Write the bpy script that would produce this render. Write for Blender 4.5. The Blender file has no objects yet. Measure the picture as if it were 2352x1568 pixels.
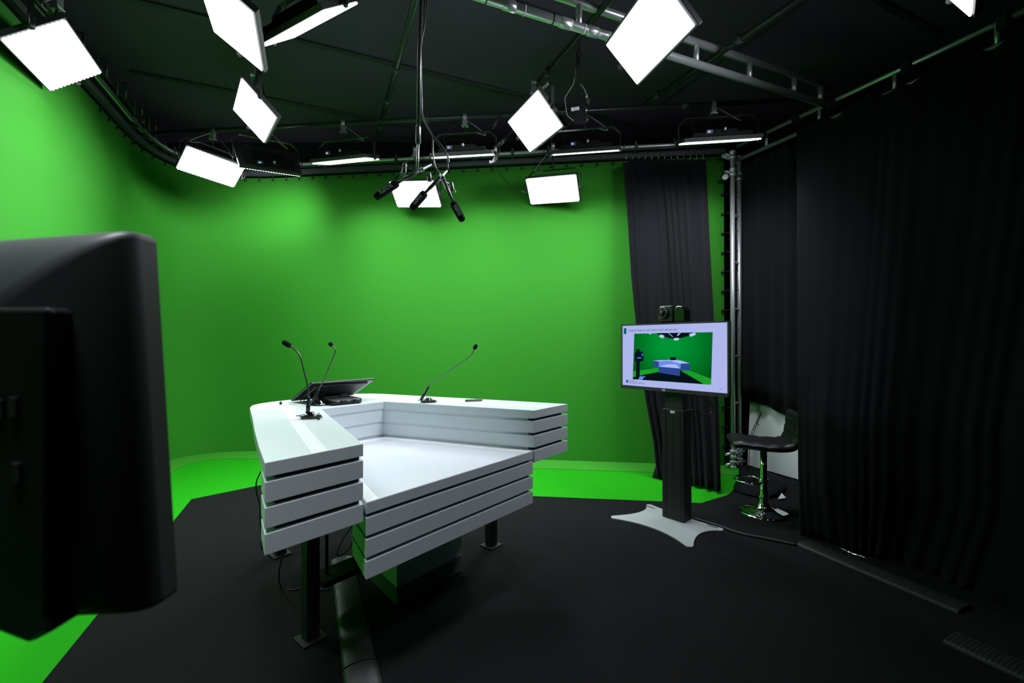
import bpy, bmesh, math, random
from mathutils import Vector, Matrix
random.seed(7)
scene = bpy.context.scene
F, CX, CY, H = 1005.0, 1176.0, 788.0, 1.45        # lens in pixels of the 2352 px frame, horizon row, eye height
# ------------------------------------------------------------------ camera, world, exposure
cd = bpy.data.cameras.new('camera'); cam = bpy.data.objects.new('camera', cd)
scene.collection.objects.link(cam); scene.camera = cam
cam.location = (0, 0, H); cam.rotation_euler = (math.radians(90.23), 0, 0)
cd.sensor_width = 36; cd.lens = 36 * F / 2352; cd.clip_start = .05; cd.clip_end = 60
cd.dof.use_dof = True; cd.dof.focus_distance = 3.0; cd.dof.aperture_fstop = 2.4
w = bpy.data.worlds.new('world'); scene.world = w; w.use_nodes = True
w.node_tree.nodes['Background'].inputs[0].default_value = (.5, .6, .7, 1)
w.node_tree.nodes['Background'].inputs[1].default_value = .004
scene.view_settings.view_transform = 'Standard'; scene.view_settings.look = 'None'
scene.view_settings.gamma = 1; scene.view_settings.use_curve_mapping = False
scene.view_settings.exposure = 0
LED = 5.0                                           # radiance of the lit LED faces
BEAM, SPREAD = 22.5, 115                            # forward beam of each panel (radiance, degrees)
scene.cycles.use_denoising = True
scene.cycles.max_bounces = 8; scene.cycles.diffuse_bounces = 5; scene.cycles.glossy_bounces = 4
scene.cycles.sample_clamp_indirect = 6; scene.cycles.caustics_reflective = False
scene.cycles.use_light_tree = True

# ------------------------------------------------------------------ materials
def mat(name, col, rough=.6, metal=0, spec=.5, noise=0, nscale=60, bump=0, coat=0, emit=None, es=1, sheen=0):
    m = bpy.data.materials.new(name); m.use_nodes = True
    nt = m.node_tree; b = nt.nodes['Principled BSDF']
    b.inputs['Base Color'].default_value = (*col, 1); b.inputs['Roughness'].default_value = rough
    b.inputs['Metallic'].default_value = metal; b.inputs['Specular IOR Level'].default_value = spec
    b.inputs['Coat Weight'].default_value = coat
    if sheen: b.inputs['Sheen Weight'].default_value = sheen; b.inputs['Sheen Roughness'].default_value = .5
    if emit: b.inputs['Emission Color'].default_value = (*emit, 1); b.inputs['Emission Strength'].default_value = es
    if noise or bump:
        tc = nt.nodes.new('ShaderNodeTexCoord'); n = nt.nodes.new('ShaderNodeTexNoise')
        n.inputs['Scale'].default_value = nscale; n.inputs['Detail'].default_value = 4
        nt.links.new(tc.outputs['Object'], n.inputs['Vector'])
        if noise:
            r = nt.nodes.new('ShaderNodeMapRange'); r.inputs['To Min'].default_value = 1 - noise; r.inputs['To Max'].default_value = 1 + noise
            v = nt.nodes.new('ShaderNodeVectorMath'); v.operation = 'SCALE'; v.inputs[0].default_value = col
            nt.links.new(n.outputs['Fac'], r.inputs['Value']); nt.links.new(r.outputs['Result'], v.inputs['Scale'])
            nt.links.new(v.outputs['Vector'], b.inputs['Base Color'])
        if bump:
            bp = nt.nodes.new('ShaderNodeBump'); bp.inputs['Strength'].default_value = bump; bp.inputs['Distance'].default_value = .003
            nt.links.new(n.outputs['Fac'], bp.inputs['Height']); nt.links.new(bp.outputs['Normal'], b.inputs['Normal'])
    return m
def emis(name, col, s=1.0):
    m = bpy.data.materials.new(name); m.use_nodes = True; nt = m.node_tree; nt.nodes.clear()
    e = nt.nodes.new('ShaderNodeEmission'); o = nt.nodes.new('ShaderNodeOutputMaterial')
    e.inputs[0].default_value = (*col, 1); e.inputs[1].default_value = s; nt.links.new(e.outputs[0], o.inputs[0])
    return m
def screen_gradient():      # the green studio wall shown in the slide: bright at the top middle, dark at the sides
    m = bpy.data.materials.new('screen_green_wall'); m.use_nodes = True; nt = m.node_tree; nt.nodes.clear()
    N = nt.nodes.new; tc = N('ShaderNodeTexCoord'); mp = N('ShaderNodeMapping'); g = N('ShaderNodeTexGradient'); g.gradient_type = 'SPHERICAL'
    mp.inputs['Location'].default_value = (0, 0, -.26); mp.inputs['Scale'].default_value = (2.3, 1, 2.6)
    r = N('ShaderNodeValToRGB'); e = N('ShaderNodeEmission'); o = N('ShaderNodeOutputMaterial')
    r.color_ramp.elements[0].color = (0, .075, .006, 1); r.color_ramp.elements[1].color = (.0, .30, .035, 1)
    r.color_ramp.elements[1].position = .85
    L = nt.links.new; L(tc.outputs['Object'], mp.inputs[0]); L(mp.outputs[0], g.inputs[0]); L(g.outputs['Fac'], r.inputs[0]); L(r.outputs[0], e.inputs[0]); L(e.outputs[0], o.inputs[0])
    return m
M = dict(
    green=mat('chroma_green_cloth', (.034, .245, .019), .8, noise=.04, nscale=90, bump=.1, spec=.16),
    greenfloor=mat('chroma_green_vinyl', (.016, .36, .006), .8, noise=.04, nscale=70, spec=.12),
    greenflap=mat('chroma_green_cloth_foot', (.050, .32, .026), .8, noise=.04, nscale=70, spec=.12),
    void=mat('deep_black_plastic', (.003, .003, .0035), .7, spec=.2),
    white=mat('white_laminate', (.64, .70, .745), .45, spec=.5, noise=.015, nscale=300),
    glass=mat('white_back_painted_top', (.70, .765, .78), .28, spec=.4),
    inlay=mat('opal_white_inlay', (.90, .91, .92), .3),
    tabletop=mat('cool_white_table_top', (.58, .61, .66), .4),
    black=mat('matt_black_paint', (.008, .008, .009), .6),
    dark=mat('dark_wall_paint', (.010, .011, .013), .9, spec=.2),
    ceil=mat('haze_tinted_ceiling_panel', (.11, .074, .135), .85, spec=.25, noise=.1, nscale=5),  # purple tint offsets the green bounce and stands in for lamp haze
    trim=mat('black_ceiling_trim', (.04, .043, .05), .5),
    pipe=mat('black_painted_pipe', (.022, .026, .026), .32),
    alu=mat('aluminium_tube', (.66, .68, .72), .32, metal=.7, noise=.08, nscale=25),
    chrome=mat('chrome', (.85, .87, .9), .06, metal=1),
    carpet=mat('black_carpet', (.0085, .0087, .0098), .95, noise=.35, nscale=260, bump=.6, spec=.15),
    cloth=mat('black_molton_cloth', (.0085, .0088, .011), .95, spec=.08, noise=.1, nscale=200, sheen=.03),
    plastic=mat('black_plastic', (.012, .013, .014), .35),
    case=mat('dark_grey_monitor_case', (.038, .043, .043), .5, spec=.4),
    satin=mat('satin_black_plastic', (.02, .021, .023), .5),
    gloss=mat('gloss_black', (.006, .006, .007), .12, coat=.5),
    leather=mat('black_faux_leather', (.014, .015, .017), .38, bump=.15, nscale=120),
    foam=mat('black_foam', (.016, .016, .019), 1, noise=.3, nscale=500, bump=.8, spec=.1),
    mictube=mat('grey_mic_metal', (.12, .12, .125), .35, metal=.7),
    steel=mat('grey_steel', (.45, .46, .48), .35, metal=.8),
    wire=mat('grey_cable', (.28, .28, .28), .5),
    blackwire=mat('black_cable', (.012, .012, .012), .5),
    gold=mat('tan_cable', (.42, .36, .22), .5),
    rubber=mat('ribbed_black_rubber', (.022, .026, .026), .45),
    plate=mat('silver_grey_powder_coat', (.42, .46, .47), .45),
    pedestal=mat('dark_grey_pedestal', (.16, .165, .17), .5),
    paper=mat('white_projection_cloth', (.80, .83, .87), .7),
    print=mat('white_print', (.55, .6, .66), .6),
    lgmark=mat('glowing_silver_print', (.7, .75, .72), .4, emit=(.7, .8, .75), es=.25),  # emission added: the printed mark glows though it is no lamp
    label=mat('white_label', (.85, .88, .9), .5),
    led=emis('led_face', (.93, .97, 1.0), LED),
    disp=emis('blue_display', (.25, .35, 1.0), 1.2),
    dispbezel=mat('grey_display_surround', (.08, .085, .09), .4),
    s_bg=emis('screen_white', (.42, .47, .83), 1), s_txt=emis('screen_text', (.03, .05, .13), 1),
    s_teal=emis('screen_teal', (.0, .10, .13), 1), s_green=screen_gradient(),
    s_green2=emis('screen_light_green', (.01, .34, .02), 1), s_green3=emis('screen_glow_green', (.01, .27, .06), 1),
    s_dgreen=emis('screen_dark_green', (.0, .075, .006), 1),
    s_black=emis('screen_black', (.001, .006, .010), 1), s_desk=emis('screen_desk', (.03, .07, .32), 1),
    s_desk2=emis('screen_desk_top', (.42, .50, .90), 1), s_mid=emis('screen_desk_inner', (.14, .26, .85), 1),
    s_lamp=emis('screen_lamp', (.5, .6, .85), 1), s_blue=emis('screen_blue', (.03, .12, .5), 1), s_navy=emis('screen_logo_blue', (.0, .05, .35), 1),
    s_line=emis('screen_slat_gap', (.008, .02, .12), 1),
)
# ------------------------------------------------------------------ mesh helpers
def rot_to(d):
    return Vector(d).normalized().to_track_quat('Z', 'Y').to_matrix().to_4x4()
class MB:
    def __init__(s, off=(0, 0, 0)): s.bm = bmesh.new(); s.off = Vector(off); s.mi = 0; s.T = Matrix.Identity(4)
    def v(s, p): return s.bm.verts.new(s.T @ Vector(p) - s.off)
    def face(s, vs):
        try: f = s.bm.faces.new(vs); f.material_index = s.mi; return f
        except ValueError: return None
    def box(s, c, d, R=None):
        c = Vector(c); R = R or Matrix.Identity(3); x, y, z = [k / 2 for k in d]
        q = [s.v(c + R @ Vector((i * x, j * y, k * z))) for i in (-1, 1) for j in (-1, 1) for k in (-1, 1)]
        for f in ((0, 1, 3, 2), (4, 6, 7, 5), (0, 4, 5, 1), (2, 3, 7, 6), (0, 2, 6, 4), (1, 5, 7, 3)): s.face([q[i] for i in f])
        return s
    def prism(s, pts, z0, z1, axis='z'):
        def P(a, b, h): return (a, b, h) if axis == 'z' else ((a, h, b) if axis == 'y' else (h, a, b))
        lo = [s.v(P(*p, z0)) for p in pts]; hi = [s.v(P(*p, z1)) for p in pts]; n = len(pts)
        s.face(lo[::-1]); s.face(hi)
        for i in range(n): s.face([lo[i], lo[(i + 1) % n], hi[(i + 1) % n], hi[i]])
        return s
    def ring(s, outer, inner, z0, z1):       # open U strip between two equally long polylines
        n = len(outer); a = [[s.v((*p, z)) for p in L] for L in (outer, inner) for z in (z0, z1)]
        o0, o1, i0, i1 = a
        for k in range(n - 1):
            s.face([o0[k], o0[k + 1], o1[k + 1], o1[k]]); s.face([i0[k + 1], i0[k], i1[k], i1[k + 1]])
            s.face([o1[k], o1[k + 1], i1[k + 1], i1[k]]); s.face([o0[k + 1], o0[k], i0[k], i0[k + 1]])
        for k in (0, n - 1): s.face([o0[k], o1[k], i1[k], i0[k]])
        return s
    def tube(s, pts, r, n=12, caps=True):
        pts = [Vector(p) for p in pts]; rs = r if isinstance(r, (list, tuple)) else [r] * len(pts); rows = []
        up = None
        for i, p in enumerate(pts):
            d = (pts[min(i + 1, len(pts) - 1)] - pts[max(i - 1, 0)]).normalized()
            if up is None: up = d.orthogonal().normalized()
            else: up = (up - d * up.dot(d)); up = up.normalized() if up.length > 1e-6 else d.orthogonal().normalized()
            sd = d.cross(up)
            rows.append([s.v(p + (up * math.cos(a) + sd * math.sin(a)) * rs[i]) for a in [2 * math.pi * k / n for k in range(n)]])
        for a, b in zip(rows, rows[1:]):
            for k in range(n):
                f = s.face([a[k], a[(k + 1) % n], b[(k + 1) % n], b[k]])
                if f: f.smooth = True
        if caps: s.face(rows[0][::-1]); s.face(rows[-1])
        return s
    def lathe(s, prof, c, axis=(0, 0, 1), n=32):
        R = rot_to(axis).to_3x3(); c = Vector(c); rows = []
        for r, z in prof:
            rows.append([s.v(c + R @ Vector((r * math.cos(2 * math.pi * k / n), r * math.sin(2 * math.pi * k / n), z))) for k in range(n)])
        for a, b in zip(rows, rows[1:]):
            for k in range(n):
                f = s.face([a[k], a[(k + 1) % n], b[(k + 1) % n], b[k]])
                if f: f.smooth = True
        s.face(rows[0][::-1]); s.face(rows[-1]); return s
    def sphere(s, c, r, n=14, sc=(1, 1, 1), axis=(0, 0, 1)):
        m = n // 2
        return s.lathe([(max(r * math.sin(math.pi * k / m), 1e-4) * sc[0], -r * math.cos(math.pi * k / m) * sc[2]) for k in range(m + 1)], c, axis, n)
    def quadp(s, *p): return s.face([s.v(q) for q in p])
    def build(s, name, mats, parent=None, bevel=0, loc=None, seg=2):
        bmesh.ops.recalc_face_normals(s.bm, faces=s.bm.faces)
        me = bpy.data.meshes.new(name); s.bm.to_mesh(me); s.bm.free()
        for m in (mats if isinstance(mats, (list, tuple)) else [mats]): me.materials.append(m)
        o = bpy.data.objects.new(name, me); scene.collection.objects.link(o)
        if parent: o.parent = parent
        if loc is not None: o.location = loc
        if bevel:
            b = o.modifiers.new('bevel', 'BEVEL'); b.width = bevel; b.segments = seg; b.limit_method = 'ANGLE'; b.angle_limit = .6
        return o
def tag(o, label, cat, group=None, kind=None):
    if label: o['label'] = label
    if cat: o['category'] = cat
    if group: o['group'] = group
    if kind: o['kind'] = kind
    return o
def thing(name, label, cat, loc=(0, 0, 0), rz=0, group=None):
    o = bpy.data.objects.new(name, None); scene.collection.objects.link(o)
    o.location = loc; o.rotation_euler = (0, 0, rz); o.empty_display_size = .1
    return tag(o, label, cat, group)
def dup(root, loc, rz, label):
    r = root.copy(); scene.collection.objects.link(r); r.location = loc; r.rotation_euler = (0, 0, rz); r['label'] = label
    for ch in list(root.children):
        c = ch.copy(); scene.collection.objects.link(c); c.parent = r
        for g in list(ch.children):
            d = g.copy(); scene.collection.objects.link(d); d.parent = c
    return r
def struct(mb, name, m, bevel=0): return tag(mb.build(name, m, bevel=bevel), None, None, kind='structure')
def at(px, py, Y): return Vector(((px - CX) / F * Y, Y, H - (py - CY) / F * Y))       # a point Y metres away
def onz(px, py, z=0):
    Y = (H - z) * F / (py - CY); return Vector(((px - CX) / F * Y, Y, z))
def smooth(pts, n=6):
    P = [Vector(p) for p in pts]; P = [P[0]] + P + [P[-1]]; out = []
    for i in range(1, len(P) - 2):
        a, b, c, d = P[i - 1:i + 3]
        for k in range(n):
            t = k / n
            out.append(.5 * ((2 * b) + (c - a) * t + (2 * a - 5 * b + 4 * c - d) * t * t + (3 * b - a - 3 * c + d) * t ** 3))
    return out + [P[-2]]
def text(body, size, name, m, parent, mw, depth=.0006, align='LEFT', bold=0):
    c = bpy.data.curves.new(name, 'FONT'); c.body = body; c.size = size; c.extrude = depth; c.align_x = align; c.resolution_u = 2
    c.offset = bold
    o = bpy.data.objects.new(name + '_tmp', c); scene.collection.objects.link(o)
    dg = bpy.context.evaluated_depsgraph_get(); me = bpy.data.meshes.new_from_object(o.evaluated_get(dg))
    bpy.data.objects.remove(o); bpy.data.curves.remove(c)
    me.materials.clear(); me.materials.append(m); me.transform(mw)
    p = bpy.data.objects.new(name, me); scene.collection.objects.link(p)
    if parent: p.parent = parent
    return p
U = Vector((-.398, .917, 0)); Wd = Vector((.917, .398, 0))     # the room's two directions

# ------------------------------------------------------------------ the setting
ROOM = [(-5.6, 6.2), (3.3, 6.2), (5.2, 2.2), (5.2, -1.6), (-4.4, -1.6)]
struct(MB().prism(ROOM, -.12, -.004), 'floor', M['carpet'])
CE = 4.3
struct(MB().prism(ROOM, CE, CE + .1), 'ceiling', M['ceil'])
for i, nm in enumerate(('back', 'right', 'side', 'front', 'left')):
    a, b = Vector(ROOM[i]), Vector(ROOM[(i + 1) % 5]); d = (b - a).normalized(); n = Vector((-d.y, d.x)) * .1
    struct(MB().prism([a, b, b + n, a + n], -.004, CE), 'wall_' + nm, M['dark'])
k = 1
for j in range(-3, 4):                      # trims of the 1.2 m ceiling panels
    c = Vector((-1.98, 4.10, 0)) + U * 1.22 * j
    t0, t1 = -3, 7
    R = Matrix.Rotation(math.atan2(Wd.y, Wd.x), 3, 'Z')
    # clip to the room box
    ts = [t / 20 for t in range(-120, 160) if -4.0 < (c + Wd * t / 20).x < 4.2 and -1.4 < (c + Wd * t / 20).y < 5.7 and (c + Wd * t / 20).x > -4.1 - .4 * ((c + Wd * t / 20).y - 5)*0]
    ts = [t for t in ts if (c + Wd * t).x < 3.3 + (6.2 - (c + Wd * t).y) * .47 - .3]
    if len(ts) < 5: continue
    a, b = min(ts), max(ts); m = c + Wd * (a + b) / 2
    for s in (-.035, .035):
        pass
    struct(MB().box((m.x, m.y, CE - .012), (b - a, .05, .024), R), 'trim_%d' % k, M['trim'], bevel=.004); k += 1
for c, L in (((2.9, 3.3, 0), 4.0),):
    R = Matrix.Rotation(math.atan2(U.y, U.x), 3, 'Z')
    struct(MB().box((2.45, 3.6, CE - .012), (3.6, .03, .02), R), 'trim_%d' % k, M['trim'], bevel=.004); k += 1

# green sheet on the floor, black carpet over it
GW = [(-1.2, -1.2), (-2.046 - .443 * .5, .5), (-2.046 - .443 * 2.8, 2.8), (-3.75, 3.85), (-4.1, 4.6)]
def arc(a, b, c, n=8):     # quadratic corner
    a, b, c = Vector(a), Vector(b), Vector(c)
    return [tuple(a * (1 - t) ** 2 + b * 2 * t * (1 - t) + c * t * t) for t in [i / n for i in range(1, n)]]
path = [(-1.9, -.3), (-2.268, .5), (-2.71, 1.5), (-3.286, 2.8), (-3.75, 3.85), (-4.03, 4.48)]
path += arc((-4.03, 4.48), (-4.72, 6.02), (-3.05, 5.825), 12)
path += [(-3.05, 5.825), (-2.2, 5.72), (-1.2, 5.60), (-.2, 5.48), (.67, 5.375), (1.75, 5.245), (2.50, 5.155)]
path = [Vector(p) for p in path]
def offset(P, d):
    out = []
    for i, p in enumerate(P):
        t = (P[min(i + 1, len(P) - 1)] - P[max(i - 1, 0)]).normalized(); out.append(p + Vector((t.y, -t.x)) * d)
    return out
GT = 3.655
gs = thing('green_screen', 'huge bright green chroma key cloth curving around the studio', 'green screen', (-1.2, 5.6, 0))
b = MB(gs.location)
n = len(path); inn = offset(path, .006)
zs = [.010, .9, 1.8, 2.7, GT]
g = [[b.v((p.x, p.y, z)) for z in zs] for p in path]; g2 = [[b.v((p.x, p.y, z)) for z in zs] for p in offset(path, -.006)]
for G in (g, g2):
    for i in range(n - 1):
        for j in range(len(zs) - 1):
            f = b.face([G[i][j], G[i + 1][j], G[i + 1][j + 1], G[i][j + 1]])
            if f: f.smooth = True
for i in range(n - 1): b.face([g[i][-1], g[i + 1][-1], g2[i + 1][-1], g2[i][-1]])
for i in (0, n - 1):
    for j in range(len(zs) - 1): b.face([g[i][j], g[i][j + 1], g2[i][j + 1], g2[i][j]])
b.build('cloth', M['green'], gs)
b = MB(gs.location); sk = offset(path, .36); sk0 = offset(path, -.006)     # the cloth's foot lying on the floor
lo = [b.v((p.x, p.y, .012)) for p in sk0]; hi = [b.v((p.x, p.y, .008)) for p in sk]; l2 = [b.v((p.x, p.y, .004)) for p in sk]
for i in range(n - 1): b.face([lo[i], lo[i + 1], hi[i + 1], hi[i]]); b.face([hi[i], hi[i + 1], l2[i + 1], l2[i]])
b.build('floor_flap', M['greenflap'], gs)
# carpet and green floor
edge = [(-.62, -1.25), (-2.0, 1.87), (-2.97, 4.06), (-2.55, 4.47), (1.71, 3.96), (2.05, 4.17), (2.30, 4.45), (2.62, 5.06)]
gf = MB().prism([(-1.5, -1.25), (-.62, -1.25), (-.62, -1.0)] + edge[1:] + [(2.55, 5.14)] + [tuple(p) for p in path[::-1]], -.002, .003)
tag(gf.build('green_floor_sheet', M['greenfloor']), 'bright green floor covering bordering the black carpet below the green screen', 'floor covering')
tag(MB().prism(edge + [(3.2, 5.9), (4.9, 2.2), (4.9, -1.25)], -.003, .007).build('carpet', M['carpet']), 'black carpet with angled corners covering most of the studio floor', 'carpet')

# bungees along the green screen's edges
gb = offset(path, .012)
tot = 0; nxt = .25; cnt = 0
for i in range(4, n - 1):
    a, c = gb[i], gb[i + 1]; L = (c - a).length
    while nxt < tot + L and cnt < 62:
        p = a.lerp(c, (nxt - tot) / L)
        m = MB(gs.location); m.sphere((p.x, p.y, GT - .03), .017, 8); m.tube([(p.x, p.y, GT - .03), (p.x, p.y, GT + .09)], .004, 5)
        m.build('bungee', M['blackwire'], gs); nxt += .185; cnt += 1
    tot += L
PIL = Vector((2.615, 5.11))
for k in range(15):
    z = at(1660, 402, 5.14).z - k * .2265
    if z < .12: break
    m = MB(gs.location); m.sphere((2.475, 5.135, z), .017, 8); m.tube([(2.475, 5.135, z), (2.60, 5.05, z - .004), (2.63, 5.075, z)], .004, 5)
    m.build('bungee', M['blackwire'], gs)

# ------------------------------------------------------------------ tubes, trusses
def pipe(label, a, b_, r=.024, m='pipe', name='pipe', group=None, coup=()):
    a, b_ = Vector(a), Vector(b_); t = thing(name, label, 'pipe', a.lerp(b_, .5), 0, group)
    MB(t.location).tube([a, b_], r, 14).build('tube', M[m], t)
    for f in coup:
        p = a.lerp(b_, f); d = (b_ - a).normalized()
        mm = MB(t.location); mm.tube([p - d * .03, p + d * .03], r * 1.35, 14); mm.tube([p + Vector((0, 0, r)), p + Vector((0, 0, r + .03))], .008, 8)
        mm.build('coupler', M['trim'], t)
    return t
def up(X, Y, t): return (X - .434 * t, Y + t, 3.85)
pipe('black ceiling pipe above the left wall of the green screen', up(-3.47, 3.5, -2.6), up(-3.47, 3.5, 1.40), coup=(.62, .95))
pipe('black ceiling pipe running past the microphone pole towards the back', (-.2, 2.0, 3.90), (-1.70, 5.40, 3.90), coup=(.56, .71, .86))
pipe('short black ceiling pipe between the two rows of left diamond lights', up(-1.79, 2.79, -.9), up(-1.79, 2.79, 2.05))
pipe('black ceiling pipe carrying the diamond light beside the aluminium truss', (.765 + .434 * .9, 2.0, 3.85), (.25, 4.0, 3.85), coup=(.93,))
pipe('black ceiling pipe right of the large diamond light', (2.4, 2.25, 3.85), (1.30, 4.46, 3.85), coup=(.55, .9))
pipe('long black pipe carrying the row of wall lights across the back', (-4.01, 4.93, 3.82), (2.9, 4.24, 3.82), coup=(.1, .45, .83))

def ladder(name, label, a, b_, c, d, rungs, m, r=.025, cat='truss'):
    a, b_, c, d = map(Vector, (a, b_, c, d)); t = thing(name, label, cat, (a + b_) / 2)
    MB(t.location).tube([a, b_], r, 16).build('lower_chord', m, t)
    MB(t.location).tube([c, d], r, 16).build('upper_chord', m, t)
    for f in rungs: MB(t.location).tube([a.lerp(b_, f), c.lerp(d, f)], r * .75, 12).build('rung', m, t)
    return t
def Wp(t, z): return Vector((3.03 - t, 4.21 - .434 * t, z))
A0, A1 = Wp(4.4, 3.655), Wp(-.1, 3.75)
tr = ladder('ladder_truss', 'big aluminium ladder truss crossing the ceiling to the right', A0, A1, A0 + Vector((0, 0, .175)), A1 + Vector((0, 0, .175)),
            [(4.4 - t) / 4.5 for t in (.08, .43, .97, 1.535, 2.555, 3.2, 3.8)], M['alu'], .031)
for t_ in (2.2, 2.33, 2.52, 2.62, 2.75, 2.95, 3.02, 3.2, 3.3):
    p = A0.lerp(A1, (4.4 - t_) / 4.5); d = (A1 - A0).normalized()
    MB(tr.location).tube([p - d * .004, p + d * .004], .0345, 16).build('cable_tie', M['black'] if t_ in (2.75, 3.2) else M['label'], tr)
for t_ in (2.45, 2.66, 3.05):
    p = A0.lerp(A1, (4.4 - t_) / 4.5); d = (A1 - A0).normalized()
    MB(tr.location).tube([p - d * .045, p - d * .04, p + d * .04, p + d * .045], [.031, .036, .036, .031], 16).build('collar', M['alu'], tr)
def Rp(Y, z): return Vector((2.65 + .434 * (5.1 - Y), Y, z))
rt = ladder('side_truss', 'thin aluminium ladder truss above the black side curtains', Rp(5.12, 3.595), Rp(2.3, 3.59), Rp(5.12, 3.755), Rp(2.3, 3.75),
            (.12, .3, .5, .7, .9), M['alu'], .021)
for Y in (4.8, 4.47, 4.16, 3.62, 3.1):
    p = Rp(Y, 3.75); MB(rt.location).box(p + Vector((-.01, 0, -.01)), (.06, .07, .10)).build('clamp', M['pipe'], rt)
bt = thing('back_truss', 'curved aluminium tube with black rail along the top of the green screen', 'truss', (-1.2, 5.5, 3.76))
tp = offset(path, .10)[3:]
MB(bt.location).tube([(p.x, p.y, 3.775) for p in tp], .024, 14).build('tube', M['alu'], bt)
MB(bt.location).tube([(p.x, p.y, 3.725) for p in offset(path, .15)[3:]], .013, 10).build('black_tube', M['pipe'], bt)
o_, i_ = offset(path, .02)[3:], offset(path, .06)[3:]
MB(bt.location).ring([tuple(p) for p in o_], [tuple(p) for p in i_], 3.668, 3.735).build('curtain_rail', M['trim'], bt)
for i in range(2, len(tp) - 1):
    for q in (.25, .75):
        p = tp[i].lerp(tp[i + 1], q)
        if (tp[i + 1] - tp[i]).length < .35 and q > .5: continue
        m = MB(bt.location); m.box((p.x, p.y, 3.765), (.035, .06, .09)); m.box((p.x, p.y, 3.82), (.02, .02, .05))
        m.build('bracket', M['trim'], bt)
for q in range(6):
    p = Vector((-3.42, 3.1)).lerp(Vector((-4.05, 4.75)), q / 5)
    m = MB(bt.location); m.tube([(p.x + .1, p.y, 3.76), (p.x + .1, p.y, 3.90), (p.x + .16, p.y + .02, 3.90), (p.x + .16, p.y + .02, 3.76)], .01, 8); m.build('hook', M['pipe'], bt)
# corner pillar
pl = thing('pillar_truss', 'upright aluminium twin-tube pillar at the corner of the green screen', 'truss', (PIL.x, PIL.y, 0))
a_, c_ = onz(1682, 1075) * 1, None
PA, PB = Vector((2.553, 5.06)), Vector((2.70, 5.20))
for p, r in ((PA, .026), (PB, .026)):
    MB(pl.location).tube([(p.x, p.y, .03), (p.x, p.y, 3.62)], r, 16).build('tube', M['alu'], pl)
for z in (.2, .75, 1.3, 1.85, 2.4, 2.95, 3.45):
    MB(pl.location).tube([(PA.x, PA.y, z), (PB.x, PB.y, z)], .012, 8).build('rung', M['alu'], pl)
for z, nm in ((.14, 'lower'), (.02, 'foot'), (3.40, 'top'), (3.60, 'cap')):
    m = MB(pl.location)
    for p in (PA, PB): m.lathe([(.026, -.05), (.038, -.045), (.038, -.02), (.03, -.015), (.03, .015), (.038, .02), (.038, .045), (.026, .05)], (p.x, p.y, z + .03), n=16)
    m.tube([(PA.x - .09, PA.y - .02, z + .03), (PB.x + .06, PB.y, z + .03)], .016, 10)
    m.build('coupler', M['alu'], pl)
m = MB(pl.location); m.lathe([(.026, -.02), (.034, -.02), (.034, .02), (.026, .02)], (PA.x - .10, PA.y - .03, 3.36), (0.2, 1, 0), 18); m.build('open_clamp', M['alu'], pl)
m = MB(pl.location); m.tube([(PA.x - .12, PA.y - .02, 3.61), (PB.x, PB.y, 3.61)], .022, 12); m.build('cross_tube', M['alu'], pl)

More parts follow.
